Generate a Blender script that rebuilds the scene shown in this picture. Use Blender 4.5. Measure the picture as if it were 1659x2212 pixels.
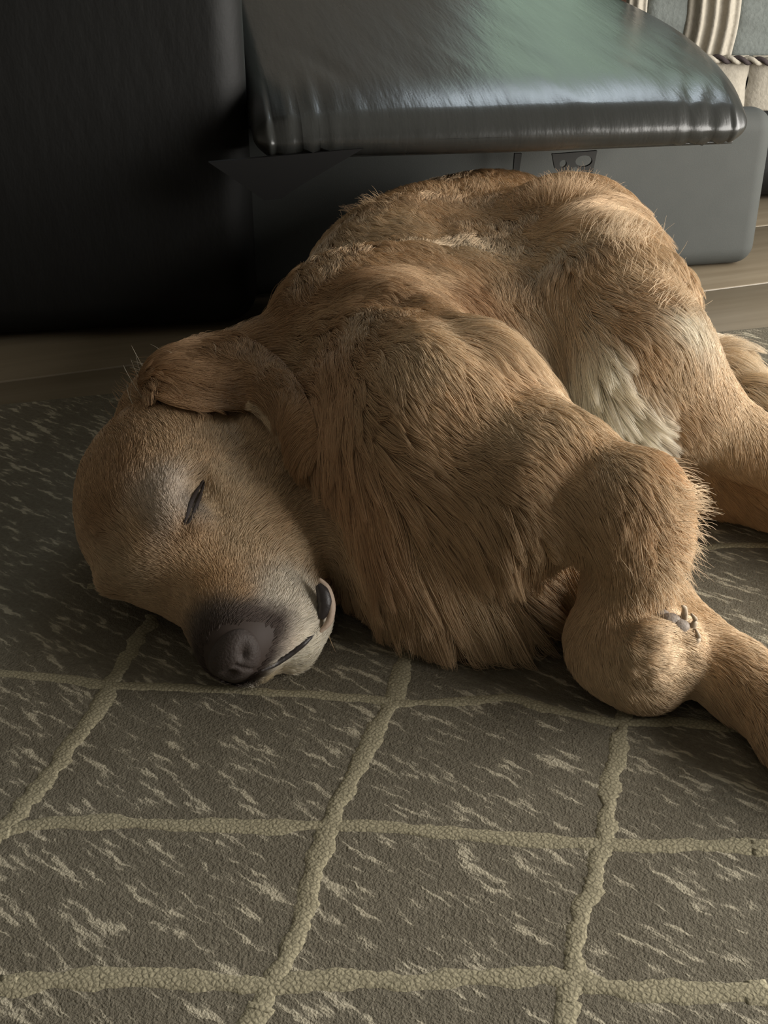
import bpy, bmesh, math, random
import numpy as np
from mathutils import Vector, Matrix
from mathutils.bvhtree import BVHTree
from mathutils.kdtree import KDTree

for _o in list(bpy.data.objects):
    bpy.data.objects.remove(_o)
SC = bpy.context.scene
COL = SC.collection
rng = np.random.default_rng(7)
random.seed(7)

# ------------------------------------------------------------------ camera, light, exposure
CAM_H, CAM_PITCH, FPX, CX, CY = 0.4164, math.radians(28.475), 2500.0, 829.5, 1106.0
cd = bpy.data.cameras.new('camera')
cam = bpy.data.objects.new('camera', cd)
COL.objects.link(cam)
cam.location = (0, 0, CAM_H)
cam.rotation_euler = (math.pi / 2 - CAM_PITCH, 0, 0)
cd.sensor_fit = 'HORIZONTAL'
cd.sensor_width = 36.0
cd.lens = FPX / 1659.0 * 36.0
cd.clip_start = 0.02
SC.camera = cam

SC.view_settings.view_transform = 'Standard'
SC.view_settings.look = 'None'
SC.view_settings.gamma = 1.0
SC.view_settings.use_curve_mapping = False
SC.view_settings.exposure = 0.0

w = bpy.data.worlds.new('world')
SC.world = w
w.use_nodes = True
w.node_tree.nodes['Background'].inputs[0].default_value = (0.75, 0.85, 1.0, 1)
w.node_tree.nodes['Background'].inputs[1].default_value = 0.35


def area(name, loc, target, sx, sy, power, col):
    ld = bpy.data.lights.new(name, 'AREA')
    ld.shape = 'RECTANGLE'
    ld.size, ld.size_y, ld.energy, ld.color = sx, sy, power, col
    o = bpy.data.objects.new(name, ld)
    COL.objects.link(o)
    o.location = loc
    o.rotation_euler = (Vector(target) - Vector(loc)).to_track_quat('-Z', 'Y').to_euler()
    return o


# daylight that comes in through the two windows (trees fill the lower half of the far one)
area('daylight_sky', (0.70, 2.96, 1.90), (0.70, 0, 1.90), 0.95, 0.32, 12.0, (0.80, 0.91, 1.0))
area('daylight_trees', (0.70, 2.96, 1.02), (0.70, 0, 1.02), 0.90, 0.95, 2.2, (0.58, 0.86, 0.50))
area('daylight_side', (1.26, 0.60, 0.50), (0, 0.60, 0.50), 1.7, 0.82, 57.0, (1.0, 0.96, 0.90))

SC.cycles_curves.shape = 'RIBBONS'
SC.cycles.max_bounces = 6


# ------------------------------------------------------------------ helpers
FW = np.array([0, math.cos(CAM_PITCH), -math.sin(CAM_PITCH)])
UPV = np.array([0, math.sin(CAM_PITCH), math.cos(CAM_PITCH)])
CAM = np.array([0, 0, CAM_H])


def ray(px, py):
    d = FW + np.array([1.0, 0, 0]) * (px - CX) / FPX - UPV * (py - CY) / FPX
    return d / np.linalg.norm(d)


def P(px, py, z):
    d = ray(px, py)
    return CAM + d * ((z - CAM_H) / d[2])


def tag(o, label=None, cat=None, group=None, kind=None):
    if label: o['label'] = label
    if cat: o['category'] = cat
    if group: o['group'] = group
    if kind: o['kind'] = kind
    return o


def link(name, me, mat=None, parent=None, smooth=True):
    o = bpy.data.objects.new(name, me)
    COL.objects.link(o)
    if mat:
        me.materials.append(mat)
    if smooth and isinstance(me, bpy.types.Mesh):
        me.polygons.foreach_set('use_smooth', [True] * len(me.polygons))
    if parent:
        o.parent = parent
        if isinstance(parent.matrix_world, Matrix):
            o.matrix_parent_inverse = Matrix.Identity(4)
    return o


def mesh(name, verts, faces):
    me = bpy.data.meshes.new(name)
    me.from_pydata([tuple(map(float, v)) for v in verts], [], [tuple(map(int, f)) for f in faces])
    me.update()
    return me


def bm_mesh(name, bm):
    bmesh.ops.recalc_face_normals(bm, faces=bm.faces)
    me = bpy.data.meshes.new(name)
    bm.to_mesh(me)
    bm.free()
    return me


def empty(name, loc=(0, 0, 0), rz=0.0):
    o = bpy.data.objects.new(name, None)
    COL.objects.link(o)
    o.location = loc
    o.rotation_euler = (0, 0, rz)
    o.empty_display_size = 0.05
    return o


def box(lo, hi, bevel=0.0, seg=3):
    bm = bmesh.new()
    bmesh.ops.create_cube(bm, size=1.0)
    lo, hi = Vector(lo), Vector(hi)
    for v in bm.verts:
        v.co = Vector(((lo[i] + hi[i]) / 2 + v.co[i] * (hi[i] - lo[i])) for i in range(3))
    if bevel:
        bmesh.ops.bevel(bm, geom=list(bm.edges), offset=bevel, segments=seg, profile=0.5, affect='EDGES')
    return bm


def sweep(pts, radii, n=10, flat=1.0, upv=(0, 0, 1), cap=True):
    """closed tube along pts; flat scales it along upv"""
    pts = np.array(pts, float)
    radii = np.broadcast_to(np.array(radii, float), (len(pts),))
    t = np.gradient(pts, axis=0)
    t /= np.linalg.norm(t, axis=1)[:, None] + 1e-12
    upv = np.array(upv, float)
    vs, fs = [], []
    for p, d, r in zip(pts, t, radii):
        s = np.cross(d, upv)
        if np.linalg.norm(s) < 1e-4:
            s = np.cross(d, (1, 0, 0))
        s /= np.linalg.norm(s)
        u = np.cross(s, d)
        for k in range(n):
            a = 2 * math.pi * k / n
            vs.append(p + r * (math.cos(a) * s + flat * math.sin(a) * u))
    m = len(pts)
    for i in range(m - 1):
        for k in range(n):
            k2 = (k + 1) % n
            fs.append((i * n + k, i * n + k2, (i + 1) * n + k2, (i + 1) * n + k))
    if cap:
        fs.append(tuple(range(n))[::-1])
        fs.append(tuple((m - 1) * n + k for k in range(n)))
    return vs, fs


def spline(pts, n):
    """Catmull-Rom resample"""
    pts = np.array(pts, float)
    q = np.vstack([2 * pts[0] - pts[1], pts, 2 * pts[-1] - pts[-2]])
    out = []
    m = len(pts) - 1
    for t in np.linspace(0, m - 1e-6, n):
        i = int(t); f = t - i
        a, b, c, d = q[i:i + 4]
        out.append(0.5 * ((2 * b) + (c - a) * f + (2 * a - 5 * b + 4 * c - d) * f * f + (3 * b - a - 3 * c + d) * f ** 3))
    return np.array(out)


def rounded_box(a, b, c, r, nc=24, ne=8):
    """fine rounded box mesh (half sizes a, b, c), for leather upholstery"""
    def axis(h):
        core = h - r
        e = [r * math.tan(math.radians(45) * k / ne) for k in range(1, ne + 1)]
        lin = list(np.linspace(-core, core, nc))
        return np.array([-core - x for x in e[::-1]] + lin + [core + x for x in e]), core
    ax, core = zip(*[axis(h) for h in (a, b, c)])
    core = np.array(core)
    vs, fs, idx = [], [], {}
    def vid(p):
        k = tuple(np.round(p, 6))
        if k not in idx:
            q = np.clip(p, -core, core)
            d = p - q
            idx[k] = len(vs)
            vs.append(q + d / np.linalg.norm(d) * r)
        return idx[k]
    H = np.array([a, b, c])
    for f in range(3):
        u, v = [(1, 2), (2, 0), (0, 1)][f]
        for s in (-1, 1):
            g = [[None] * len(ax[v]) for _ in ax[u]]
            for i, x in enumerate(ax[u]):
                for j, y in enumerate(ax[v]):
                    p = np.zeros(3); p[f] = s * H[f]; p[u] = x; p[v] = y
                    g[i][j] = vid(p)
            for i in range(len(ax[u]) - 1):
                for j in range(len(ax[v]) - 1):
                    q = (g[i][j], g[i + 1][j], g[i + 1][j + 1], g[i][j + 1])
                    fs.append(q if s > 0 else q[::-1])
    return np.array(vs), fs


# ------------------------------------------------------------------ materials
class NT:
    def __init__(self, name):
        self.m = bpy.data.materials.new(name)
        self.m.use_nodes = True
        self.t = self.m.node_tree
        self.b = self.t.nodes['Principled BSDF']
    def n(self, typ, **kw):
        x = self.t.nodes.new(typ)
        for k, v in kw.items():
            if k.startswith('i_'):
                x.inputs[k[2:].replace('_', ' ')].default_value = v
            else:
                setattr(x, k, v)
        return x
    def l(self, a, b):
        self.t.links.new(a, b)
    def set(self, **kw):
        for k, v in kw.items():
            self.b.inputs[k.replace('_', ' ')].default_value = v
        return self
    def ramp(self, fac, stops):
        r = self.n('ShaderNodeValToRGB')
        e = r.color_ramp.elements
        while len(e) < len(stops):
            e.new(0.5)
        for x, (p, c) in zip(e, stops):
            x.position = p
            x.color = (*c, 1) if len(c) == 3 else c
        self.l(fac, r.inputs[0])
        return r.outputs[0]
    def noise(self, scale, vec=None, detail=3.0, rough=0.5):
        x = self.n('ShaderNodeTexNoise')
        x.inputs['Scale'].default_value = scale
        x.inputs['Detail'].default_value = detail
        x.inputs['Roughness'].default_value = rough
        if vec is not None:
            self.l(vec, x.inputs['Vector'])
        return x.outputs['Fac']
    def coords(self, scale=(1, 1, 1), rot=(0, 0, 0), out='Object'):
        c = self.n('ShaderNodeTexCoord')
        mp = self.n('ShaderNodeMapping')
        mp.inputs['Scale'].default_value = scale
        mp.inputs['Rotation'].default_value = rot
        self.l(c.outputs[out], mp.inputs['Vector'])
        return mp.outputs[0]
    def math(self, op, a, b=None, c=None):
        x = self.n('ShaderNodeMath', operation=op)
        for i, v in enumerate((a, b, c)):
            if v is None:
                continue
            if isinstance(v, (int, float)):
                x.inputs[i].default_value = v
            else:
                self.l(v, x.inputs[i])
        return x.outputs[0]
    def mix(self, fac, a, b):
        x = self.n('ShaderNodeMix', data_type='RGBA')
        for s, v in ((x.inputs[0], fac), (x.inputs[6], a), (x.inputs[7], b)):
            if isinstance(v, (int, float)):
                s.default_value = v
            elif isinstance(v, tuple):
                s.default_value = (*v, 1)
            else:
                self.l(v, s)
        return x.outputs[2]
    def bump(self, h, strength=0.5, dist=0.002, prev=None):
        x = self.n('ShaderNodeBump')
        x.inputs['Strength'].default_value = strength
        x.inputs['Distance'].default_value = dist
        self.l(h, x.inputs['Height'])
        if prev is not None:
            self.l(prev, x.inputs['Normal'])
        self.l(x.outputs[0], self.b.inputs['Normal'])
        return x.outputs[0]
    def col(self, c):
        if isinstance(c, tuple):
            self.b.inputs['Base Color'].default_value = (*c, 1)
        else:
            self.l(c, self.b.inputs['Base Color'])
        return self


def simple(name, c, rough=0.6, nscale=None, nb=0.0, spec=0.5):
    n = NT(name)
    n.set(Roughness=rough, Specular_IOR_Level=spec)
    if nscale:
        v = n.coords()
        f = n.noise(nscale, v)
        d = tuple(x * 0.8 for x in c)
        n.col(n.mix(f, d, tuple(min(1, x * 1.2) for x in c)))
        if nb:
            n.bump(f, nb, 0.002)
    else:
        n.col(c)
    return n.m


def leather_mat(name, base, rough):
    n = NT(name)
    n.set(Roughness=rough, Specular_IOR_Level=0.5)
    v = n.coords()
    # fine grain, plus shallow stretch creases that run front to back
    g = n.noise(420, v, 2)
    vs = n.coords((22, 2.2, 8), (0, 0, 0.35))
    s = n.noise(1.6, vs, 4, 0.6)
    n.col(n.mix(n.noise(6, v), tuple(x * 0.85 for x in base), tuple(x * 1.15 for x in base)))
    b = n.bump(g, 0.12, 0.0006)
    n.bump(s, 0.2, 0.006, b)
    n.l(n.math('MULTIPLY_ADD', s, 0.16, rough - 0.08), n.b.inputs['Roughness'])
    return n.m


M = {}
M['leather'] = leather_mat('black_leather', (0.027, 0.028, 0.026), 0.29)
M['leather_shaded'] = leather_mat('shaded_leather', (0.008, 0.008, 0.0075), 0.6)  # same black leather for the arms, their shade put into a darker colour
M['leather_shaded'].node_tree.nodes['Principled BSDF'].inputs['Specular IOR Level'].default_value = 0.2
n = NT('base_cloth'); n.set(Roughness=0.75, Specular_IOR_Level=0.3)
n.col(n.mix(n.noise(35, n.coords()), (0.052, 0.056, 0.052), (0.064, 0.067, 0.062)))
n.bump(n.noise(900, n.coords(), 2), 0.2, 0.0005)
M['base'] = n.m
M['metal'] = simple('black_metal', (0.007, 0.007, 0.007), 0.5, None, 0, 0.2)
M['bracket'] = simple('grey_metal', (0.026, 0.027, 0.026), 0.5, None, 0, 0.3)
M['cream'] = simple('cream_yarn', (0.35, 0.32, 0.265), 0.9, 180, 0.5, 0.2)
M['greyyarn'] = simple('grey_yarn', (0.15, 0.165, 0.155), 0.9, 180, 0.5, 0.2)
M['darkcord'] = simple('dark_cord', (0.05, 0.04, 0.04), 0.9, 200, 0.4, 0.2)
M['pink'] = simple('pink_cloth', (0.62, 0.36, 0.30), 0.85, 60, 0.2, 0.2)
M['wall'] = simple('wall_paint', (0.34, 0.31, 0.27), 0.9, 30, 0.05)
M['ceiling'] = simple('ceiling_paint', (0.55, 0.54, 0.50), 0.9)
M['white'] = simple('white_paint', (0.75, 0.74, 0.70), 0.5)
n = NT('window_glass'); n.set(Roughness=0.02, Transmission_Weight=1.0, IOR=1.45); n.col((1.0, 1.0, 1.0)); M['glass'] = n.m

n = NT('oak_plank'); n.set(Roughness=0.42)
v = n.coords((1.5, 26, 10))
g = n.noise(2.0, v, 5, 0.6)
oi = n.n('ShaderNodeObjectInfo')
tone = n.math('MULTIPLY_ADD', oi.outputs['Random'], 0.25, 0.0)
n.col(n.ramp(n.math('ADD', n.math('MULTIPLY', g, 0.75), tone), [(0.2, (0.14, 0.108, 0.068)), (0.55, (0.205, 0.168, 0.115)), (0.9, (0.26, 0.218, 0.155))]))
n.bump(g, 0.12, 0.001)
M['plank'] = n.m
M['subfloor'] = simple('subfloor', (0.07, 0.045, 0.025), 0.9)

# rug pile: grey brown ground with cream flecks drawn out along one direction
n = NT('rug_pile'); n.set(Roughness=0.95, Specular_IOR_Level=0.1)
FROT = (0, 0, math.radians(38))
o_ = n.coords()
wob = n.n('ShaderNodeTexNoise'); wob.inputs['Scale'].default_value = 130; wob.inputs['Detail'].default_value = 3
n.l(o_, wob.inputs['Vector'])
wv = n.n('ShaderNodeVectorMath', operation='MULTIPLY_ADD')
n.l(wob.outputs['Color'], wv.inputs[0]); wv.inputs[1].default_value = (0.006, 0.006, 0.0); n.l(o_, wv.inputs[2])
mp = n.n('ShaderNodeMapping'); mp.inputs['Rotation'].default_value = FROT; n.l(wv.outputs[0], mp.inputs['Vector'])
mp2 = n.n('ShaderNodeMapping'); mp2.inputs['Scale'].default_value = (48, 230, 1); n.l(mp.outputs[0], mp2.inputs['Vector'])
f1 = n.noise(1.0, mp2.outputs[0], 2.0, 0.55)
mp3 = n.n('ShaderNodeMapping'); mp3.inputs['Scale'].default_value = (30, 75, 1); mp3.inputs['Location'].default_value = (3.1, 1.7, 0); n.l(mp.outputs[0], mp3.inputs['Vector'])
f2 = n.noise(1.0, mp3.outputs[0], 1.0, 0.5)
big = n.noise(7, o_, 2)
fl = n.math('ADD', n.math('MULTIPLY', f1, 0.72), n.math('MULTIPLY', f2, 0.34))
fl = n.math('ADD', fl, n.math('MULTIPLY_ADD', big, 0.10, -0.05))
fine = n.noise(900, o_, 2)
fl = n.math('ADD', fl, n.math('MULTIPLY_ADD', fine, 0.05, -0.025))
fm = n.ramp(fl, [(0.585, (0, 0, 0)), (0.665, (1, 1, 1))])
soft = n.ramp(fl, [(0.50, (0, 0, 0)), (0.64, (1, 1, 1))])
tuft = n.noise(420, o_, 3, 0.6)
ground = n.mix(tuft, (0.084, 0.073, 0.053), (0.168, 0.149, 0.112))
ground = n.mix(n.math('MULTIPLY', soft, 0.35), ground, (0.235, 0.21, 0.158))
n.col(n.mix(n.math('MULTIPLY', fm, 0.85), ground, n.mix(tuft, (0.28, 0.25, 0.18), (0.50, 0.45, 0.34))))
b = n.bump(n.math('ADD', n.math('MULTIPLY', tuft, 0.6), n.math('MULTIPLY', fine, 0.4)), 0.9, 0.0016)
n.bump(fm, 0.25, 0.0012, b)
M['rug'] = n.m

n = NT('rug_band'); n.set(Roughness=0.95, Specular_IOR_Level=0.1)
o_ = n.coords((1, 1, 1), (0, 0, 0.75))
vo = n.n('ShaderNodeTexVoronoi', feature='DISTANCE_TO_EDGE'); vo.inputs['Scale'].default_value = 400; vo.inputs['Randomness'].default_value = 0.75
n.l(o_, vo.inputs['Vector'])
cell = n.ramp(vo.outputs['Distance'], [(0.0, (0, 0, 0)), (0.28, (1, 1, 1))])
tf = n.noise(500, o_, 3)
n.col(n.mix(n.math('MULTIPLY', cell, n.math('MULTIPLY_ADD', tf, 0.9, 0.35)), (0.20, 0.178, 0.12), (0.33, 0.295, 0.20)))
b = n.bump(tf, 0.6, 0.0010)
n.bump(cell, 0.25, 0.0006, b)
M['band'] = n.m


# ------------------------------------------------------------------ room shell
PLANK_ROT = math.radians(20.9)
floor = link('floor', bm_mesh('floor', box((-2.6, -1.6, -0.06), (1.3, 3.0, -0.02))), M['subfloor'])
tag(floor, kind='structure')
# plank rows: the joint that shows runs through (-0.366, 1.027) and (0.457, 1.341)
pd = np.array([math.cos(PLANK_ROT), math.sin(PLANK_ROT)])
pn = np.array([-pd[1], pd[0]])
j0 = np.array([-0.366, 1.027])
for row in range(-6, 7):
    c0 = j0 + pn * (row + 0.5) * 0.219
    lim = [(X_ - c0[0]) / pd[0] for X_ in (-2.45, -0.80 + 0.05 * (row % 3), 1.18)]
    for ta, tb in zip(lim[:-1], lim[1:]):
        q = c0 + pd * (ta + tb) / 2
        if not (-1.0 < q[1] < 2.75):
            continue
        h = (tb - ta) / 2 - 0.0008
        o = link('plank', bm_mesh('plank', box((-h, -0.1085, -0.018), (h, 0.1085, 0.0), 0.0022, 2)), M['plank'], floor)
        o.location = (q[0], q[1], 0)
        o.rotation_euler = (0, 0, PLANK_ROT)


def wall_with_window(name, axis, pos, lo, hi, wlo, whi, zlo, zhi, th=0.12):
    """wall in the plane axis=pos with one window opening"""
    bm = bmesh.new()
    def add(a0, a1, z0, z1):
        if axis == 'x':
            b = box((pos, a0, z0), (pos + th, a1, z1))
        else:
            b = box((a0, pos, z0), (a1, pos + th, z1))
        me = bpy.data.meshes.new('t'); b.to_mesh(me); b.free()
        bm.from_mesh(me); bpy.data.meshes.remove(me)
    add(lo, wlo, -0.06, 2.5); add(whi, hi, -0.06, 2.5); add(wlo, whi, -0.06, zlo); add(wlo, whi, zhi, 2.5)
    o = link(name, bm_mesh(name, bm), M['wall'], smooth=False)
    return tag(o, kind='structure')


def window(name, axis, pos, wlo, whi, zlo, zhi):
    bm = bmesh.new()
    def add(a0, a1, z0, z1, d0=0.03, d1=0.09):
        b = box((pos + d0, a0, z0), (pos + d1, a1, z1), 0.004, 1) if axis == 'x' else box((a0, pos + d0, z0), (a1, pos + d1, z1), 0.004, 1)
        me = bpy.data.meshes.new('t'); b.to_mesh(me); b.free()
        bm.from_mesh(me); bpy.data.meshes.remove(me)
    f = 0.05
    add(wlo, wlo + f, zlo, zhi); add(whi - f, whi, zlo, zhi); add(wlo + f, whi - f, zlo, zlo + f); add(wlo + f, whi - f, zhi - f, zhi)
    o = link(name, bm_mesh(name, bm), M['white'], smooth=False)
    tag(o, kind='structure')
    g = (box((pos + 0.06, wlo + f, zlo + f), (pos + 0.064, whi - f, zhi - f)) if axis == 'x'
         else box((wlo + f, pos + 0.06, zlo + f), (whi - f, pos + 0.064, zhi - f)))
    link('window_pane', bm_mesh('window_pane', g), M['glass'], o, smooth=False)
    return o


wall_with_window('wall_back', 'y', 3.0, -2.6, 1.42, 0.18, 1.22, 0.42, 2.28)
window('window_1', 'y', 3.0, 0.18, 1.22, 0.42, 2.28)
wall_with_window('wall_right', 'x', 1.3, -1.6, 3.0, -0.3, 1.5, 0.05, 0.95)
window('window_2', 'x', 1.3, -0.3, 1.5, 0.05, 0.95)
for nm, lo, hi in (('wall_left', (-2.72, -1.6, -0.06), (-2.6, 3.0, 2.5)), ('wall_front', (-2.6, -1.72, -0.06), (1.3, -1.6, 2.5))):
    tag(link(nm, bm_mesh(nm, box(lo, hi)), M['wall'], smooth=False), kind='structure')
tag(link('ceiling', bm_mesh('ceiling', box((-2.6, -1.6, 2.5), (1.3, 3.0, 2.6))), M['ceiling'], smooth=False), kind='structure')

# ------------------------------------------------------------------ rug
RT = 0.008
a = np.array([0.364, 1.153]); d = np.array([math.cos(math.radians(15.5)), math.sin(math.radians(15.5))])
rl, rr = a - d * 1.25, a + d * 0.75
outline = [(rl[0], rl[1]), (rl[0] + 0.55, -0.9), (rr[0] + 0.5, -0.55), (rr[0], rr[1])]
bm = bmesh.new()
vs = [bm.verts.new((x, y, 0.0005)) for x, y in outline]
f = bm.faces.new(vs)
r = bmesh.ops.extrude_face_region(bm, geom=[f])
for v in [g for g in r['geom'] if isinstance(g, bmesh.types.BMVert)]:
    v.co.z = RT
bmesh.ops.bevel(bm, geom=[e for e in bm.edges if all(abs(v.co.z - RT) < 1e-6 for v in e.verts)], offset=0.004, segments=3, profile=0.5, affect='EDGES')
rug = tag(link('area_rug', bm_mesh('area_rug', bm), M['rug'], smooth=False),
          'grey brown patterned rug with cream flecks and raised trellis lines under the dog', 'rug')

BANDS = [
    [(-120, 1440), (-40, 1450), (120, 1462), (240, 1480), (420, 1488), (600, 1497), (760, 1506), (870, 1520), (1000, 1516), (1090, 1506), (1190, 1532), (1320, 1558), (1450, 1558), (1560, 1570), (1800, 1600)],
    [(-140, 1805), (0, 1795), (100, 1778), (250, 1776), (400, 1784), (560, 1789), (700, 1784), (900, 1795), (1050, 1808), (1200, 1815), (1290, 1825), (1400, 1829), (1520, 1824), (1659, 1832), (1800, 1840)],
    [(-140, 2132), (0, 2125), (150, 2118), (350, 2114), (500, 2122), (600, 2130), (720, 2116), (850, 2118), (1000, 2110), (1150, 2105), (1230, 2112), (1320, 2132), (1450, 2142), (1659, 2146), (1800, 2150)],
    [(1300, 1196), (1460, 1186), (1560, 1180), (1720, 1178), (1900, 1180)],
    [(330, 1330), (285, 1400), (245, 1470), (190, 1565), (125, 1650), (70, 1720), (10, 1785), (-60, 1850), (-130, 1920)],
    [(935, 1280), (895, 1380), (870, 1440), (850, 1510), (810, 1585), (770, 1660), (735, 1730), (705, 1800), (685, 1865), (665, 1950), (640, 2020), (605, 2095), (560, 2180), (510, 2270)],
    [(1365, 1480), (1345, 1560), (1335, 1620), (1320, 1690), (1312, 1760), (1298, 1835), (1280, 1900), (1255, 1990), (1240, 2080), (1228, 2160), (1212, 2270)],
]
WID = [0.0044, 0.0050, 0.0056, 0.0040, 0.0058, 0.0058, 0.0052]
for pts, wd in zip(BANDS, WID):
    c = [P(x, y, RT) for x, y in pts]
    across = pts[0][1] < pts[-1][1] - 400
    e0, e1 = c[0] - c[1], c[-1] - c[-2]
    if not across:
        c = [c[0] + e0 / np.linalg.norm(e0) * 0.35] + c
    c = c + [c[-1] + e1 / np.linalg.norm(e1) * (0.22 if across else 0.40)]
    c = spline(c, 160)
    t = np.gradient(c, axis=0); t /= np.linalg.norm(t, axis=1)[:, None]
    s = np.stack([t[:, 1], -t[:, 0], 0 * t[:, 0]], 1)
    prof = [(-1, -0.0004), (-0.8, 0.0003), (-0.4, 0.0006), (0, 0.0007), (0.4, 0.0006), (0.8, 0.0003), (1, -0.0004)]
    j1 = np.convolve(rng.normal(0, 1, 164), np.ones(5) / 5, 'valid') * 0.45
    j2 = np.convolve(rng.normal(0, 1, 164), np.ones(5) / 5, 'valid') * 0.45
    vs, fs = [], []
    for i in range(160):
        for u, h in prof:
            k_ = wd * (1 + (j1[i] if u < 0 else j2[i]))
            vs.append(c[i] + s[i] * u * k_ + np.array([0, 0, h + rng.normal(0, 0.00012)]))
    m = len(prof)
    for i in range(159):
        for q in range(m - 1):
            fs.append((i * m + q, (i + 1) * m + q, (i + 1) * m + q + 1, i * m + q + 1))
    link('trellis_band', mesh('trellis_band', vs, fs), M['band'], rug)

# ------------------------------------------------------------------ leather recliner
CR = math.radians(9.0)
rec = empty('leather_recliner', (0.0, 1.30, 0.0), CR)
tag(rec, 'black leather recliner with its padded footrest out above the dog', 'recliner')
RM = Matrix.Translation((0, 1.30, 0)) @ Matrix.Rotation(CR, 4, 'Z')
RMI = RM.inverted()


def at_y(px, py, Y):
    d_ = ray(px, py)
    return CAM + d_ * (Y / d_[1])


def loc(p):
    return np.array(RMI @ Vector(p))


# footrest cushion: front left corner near (-0.115, 1.09), right near (0.346, 1.18)
cu = loc((-0.118, 1.085, 0.24))
HW, HD, HT, RR = 0.239, 0.31, 0.0215, 0.021
vs, fs = rounded_box(HW, HD, HT, RR, 56, 10)
ctr = np.array([cu[0] + HW, cu[1] + HD, 0.2125])
x, y, z = vs[:, 0] / HW, vs[:, 1] / HD, vs[:, 2] / HT
dome = np.clip(1 - x ** 4, 0, 1)
tf_ = np.clip(1 - (HD - np.abs(vs[:, 1])) / 0.10, 0, 1)
sm = np.clip((z + 0.7) / 1.7, 0, 1); sm = sm * sm * (3 - 2 * sm)
vs[:, 2] += (0.008 * dome - 0.015 * tf_ ** 2.2) * sm + (vs[:, 1] + HD) * 0.115   # crowned, and tipped up towards the seat
vs[:, 0] += np.where(x > 0, 0.050 * x ** 2 * np.sin(math.pi * np.clip((vs[:, 1] + HD) / (2 * HD), 0, 1)), 0)     # right side bellies out
vs[:, 1] += -0.010 * np.clip(1 - x ** 2, 0, 1) * np.clip(-y, 0, 1) ** 2       # front bows out
# pleats that gather at the two front corners
for sgn, amp in ((-1, 1.0), (1, 0.6)):
    du = (vs[:, 0] - sgn * (HW - 0.035)) * (-sgn)          # distance in from the corner
    ang = np.clip(-y - 0.55, 0, 0.5) / 0.5
    wv = np.exp(-((du - 0.010) / 0.026) ** 2) * ang
    rip = np.sin((du + 0.06 * (vs[:, 2] - 0.02)) * 2 * math.pi / 0.0135)
    nrm = np.stack([0 * x, -np.clip(-y, 0, 1), np.clip(z, -1, 1)], 1)
    nrm /= np.linalg.norm(nrm, axis=1)[:, None] + 1e-9
    vs += nrm * (0.006 * amp * rip * wv)[:, None]
# long shallow stretch creases on the top
cre = np.zeros(len(vs))
for k in range(26):
    x0 = rng.uniform(-0.8, 0.95); sl = rng.uniform(0.1, 0.35); wd = rng.uniform(0.006, 0.018)
    dd = vs[:, 0] - (x0 * HW - sl * (vs[:, 1] + HD))
    fade = np.exp(-((vs[:, 1] + HD * rng.uniform(0.45, 0.95)) / 0.09) ** 2)
    cre += rng.uniform(-1, 1) * np.exp(-(dd / wd) ** 2) * fade
vs[:, 2] += np.where(z > 0, 0.0011 * cre, 0)
cush = link('footrest_cushion', mesh('footrest_cushion', vs + ctr, fs), M['leather'], rec)
# welt seam under the front edge and round the left corner
seam = []
for t in np.linspace(0, 1, 60):
    seam.append((ctr[0] - HW + 0.012 + t * (2 * HW - 0.024), ctr[1] - HD - 0.006 * math.sin(math.pi * t) + 0.024 - 0.012 * math.sin(math.pi * min(1, t * 12) / 2), ctr[2] - 0.0175 + 0.006 * max(0, 1 - t * 14)))
v_, f_ = sweep(seam, 0.0022, 8)
link('seam_welt', mesh('seam_welt', v_, f_), M['leather'], rec)
# under plate of the footrest
link('footrest_board', bm_mesh('footrest_board', box((ctr[0] - HW + 0.03, ctr[1] - HD + 0.05, 0.186), (ctr[0] + HW - 0.03, ctr[1] + HD - 0.02, 0.199), 0.003, 2)), M['metal'], rec, smooth=False)

# base panel: front foot line through (-0.418, 1.207) and (0.465, 1.407)
b0, b1 = loc((-0.418, 1.212, 0)), loc((0.462, 1.405, 0))
ang = math.atan2(b1[1] - b0[1], b1[0] - b0[0])
L = math.hypot(b1[0] - b0[0], b1[1] - b0[1])
vs, fs = rounded_box(L / 2, 0.026, 0.0925, 0.024, 20, 6)
ca, sa = math.cos(ang), math.sin(ang)
cc = (b0 + b1) / 2
bx, by = vs[:, 0], vs[:, 1] + 0.026
vv = np.stack([cc[0] + bx * ca - by * sa, cc[1] + bx * sa + by * ca, vs[:, 2] + 0.0935], 1)
link('base_panel', mesh('base_panel', vv, fs), M['base'], rec)
# left arm: tall padded leather front
p0 = loc((-0.128, 1.165, 0))
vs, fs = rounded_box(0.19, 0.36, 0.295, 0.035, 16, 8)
link('arm', mesh('arm', vs + np.array([p0[0] - 0.192, p0[1] + 0.36, 0.300]), fs), M['leather_shaded'], rec)
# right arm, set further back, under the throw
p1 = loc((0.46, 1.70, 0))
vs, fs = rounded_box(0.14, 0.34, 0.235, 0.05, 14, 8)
link('arm', mesh('arm', vs + np.array([p1[0] + 0.14, p1[1] + 0.34, 0.240]), fs), M['leather_shaded'], rec)
# seat between the arms
vs, fs = rounded_box(0.26, 0.22, 0.075, 0.04, 16, 8)
link('seat', mesh('seat', vs + np.array([ctr[0] + 0.02, ctr[1] + HD + 0.245, 0.155]), fs), M['leather'], rec)
# wooden glide foot, a corner of it shows at the far left
v_, f_ = sweep([loc(P(-12, 664, 0.001)), loc(P(-12, 664, 0.001)) + np.array([0, 0, 0.016])], [0.014, 0.012], 16)
link('foot', mesh('foot', v_, f_), simple('foot_wood', (0.30, 0.20, 0.11), 0.5, 40), rec)


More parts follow.
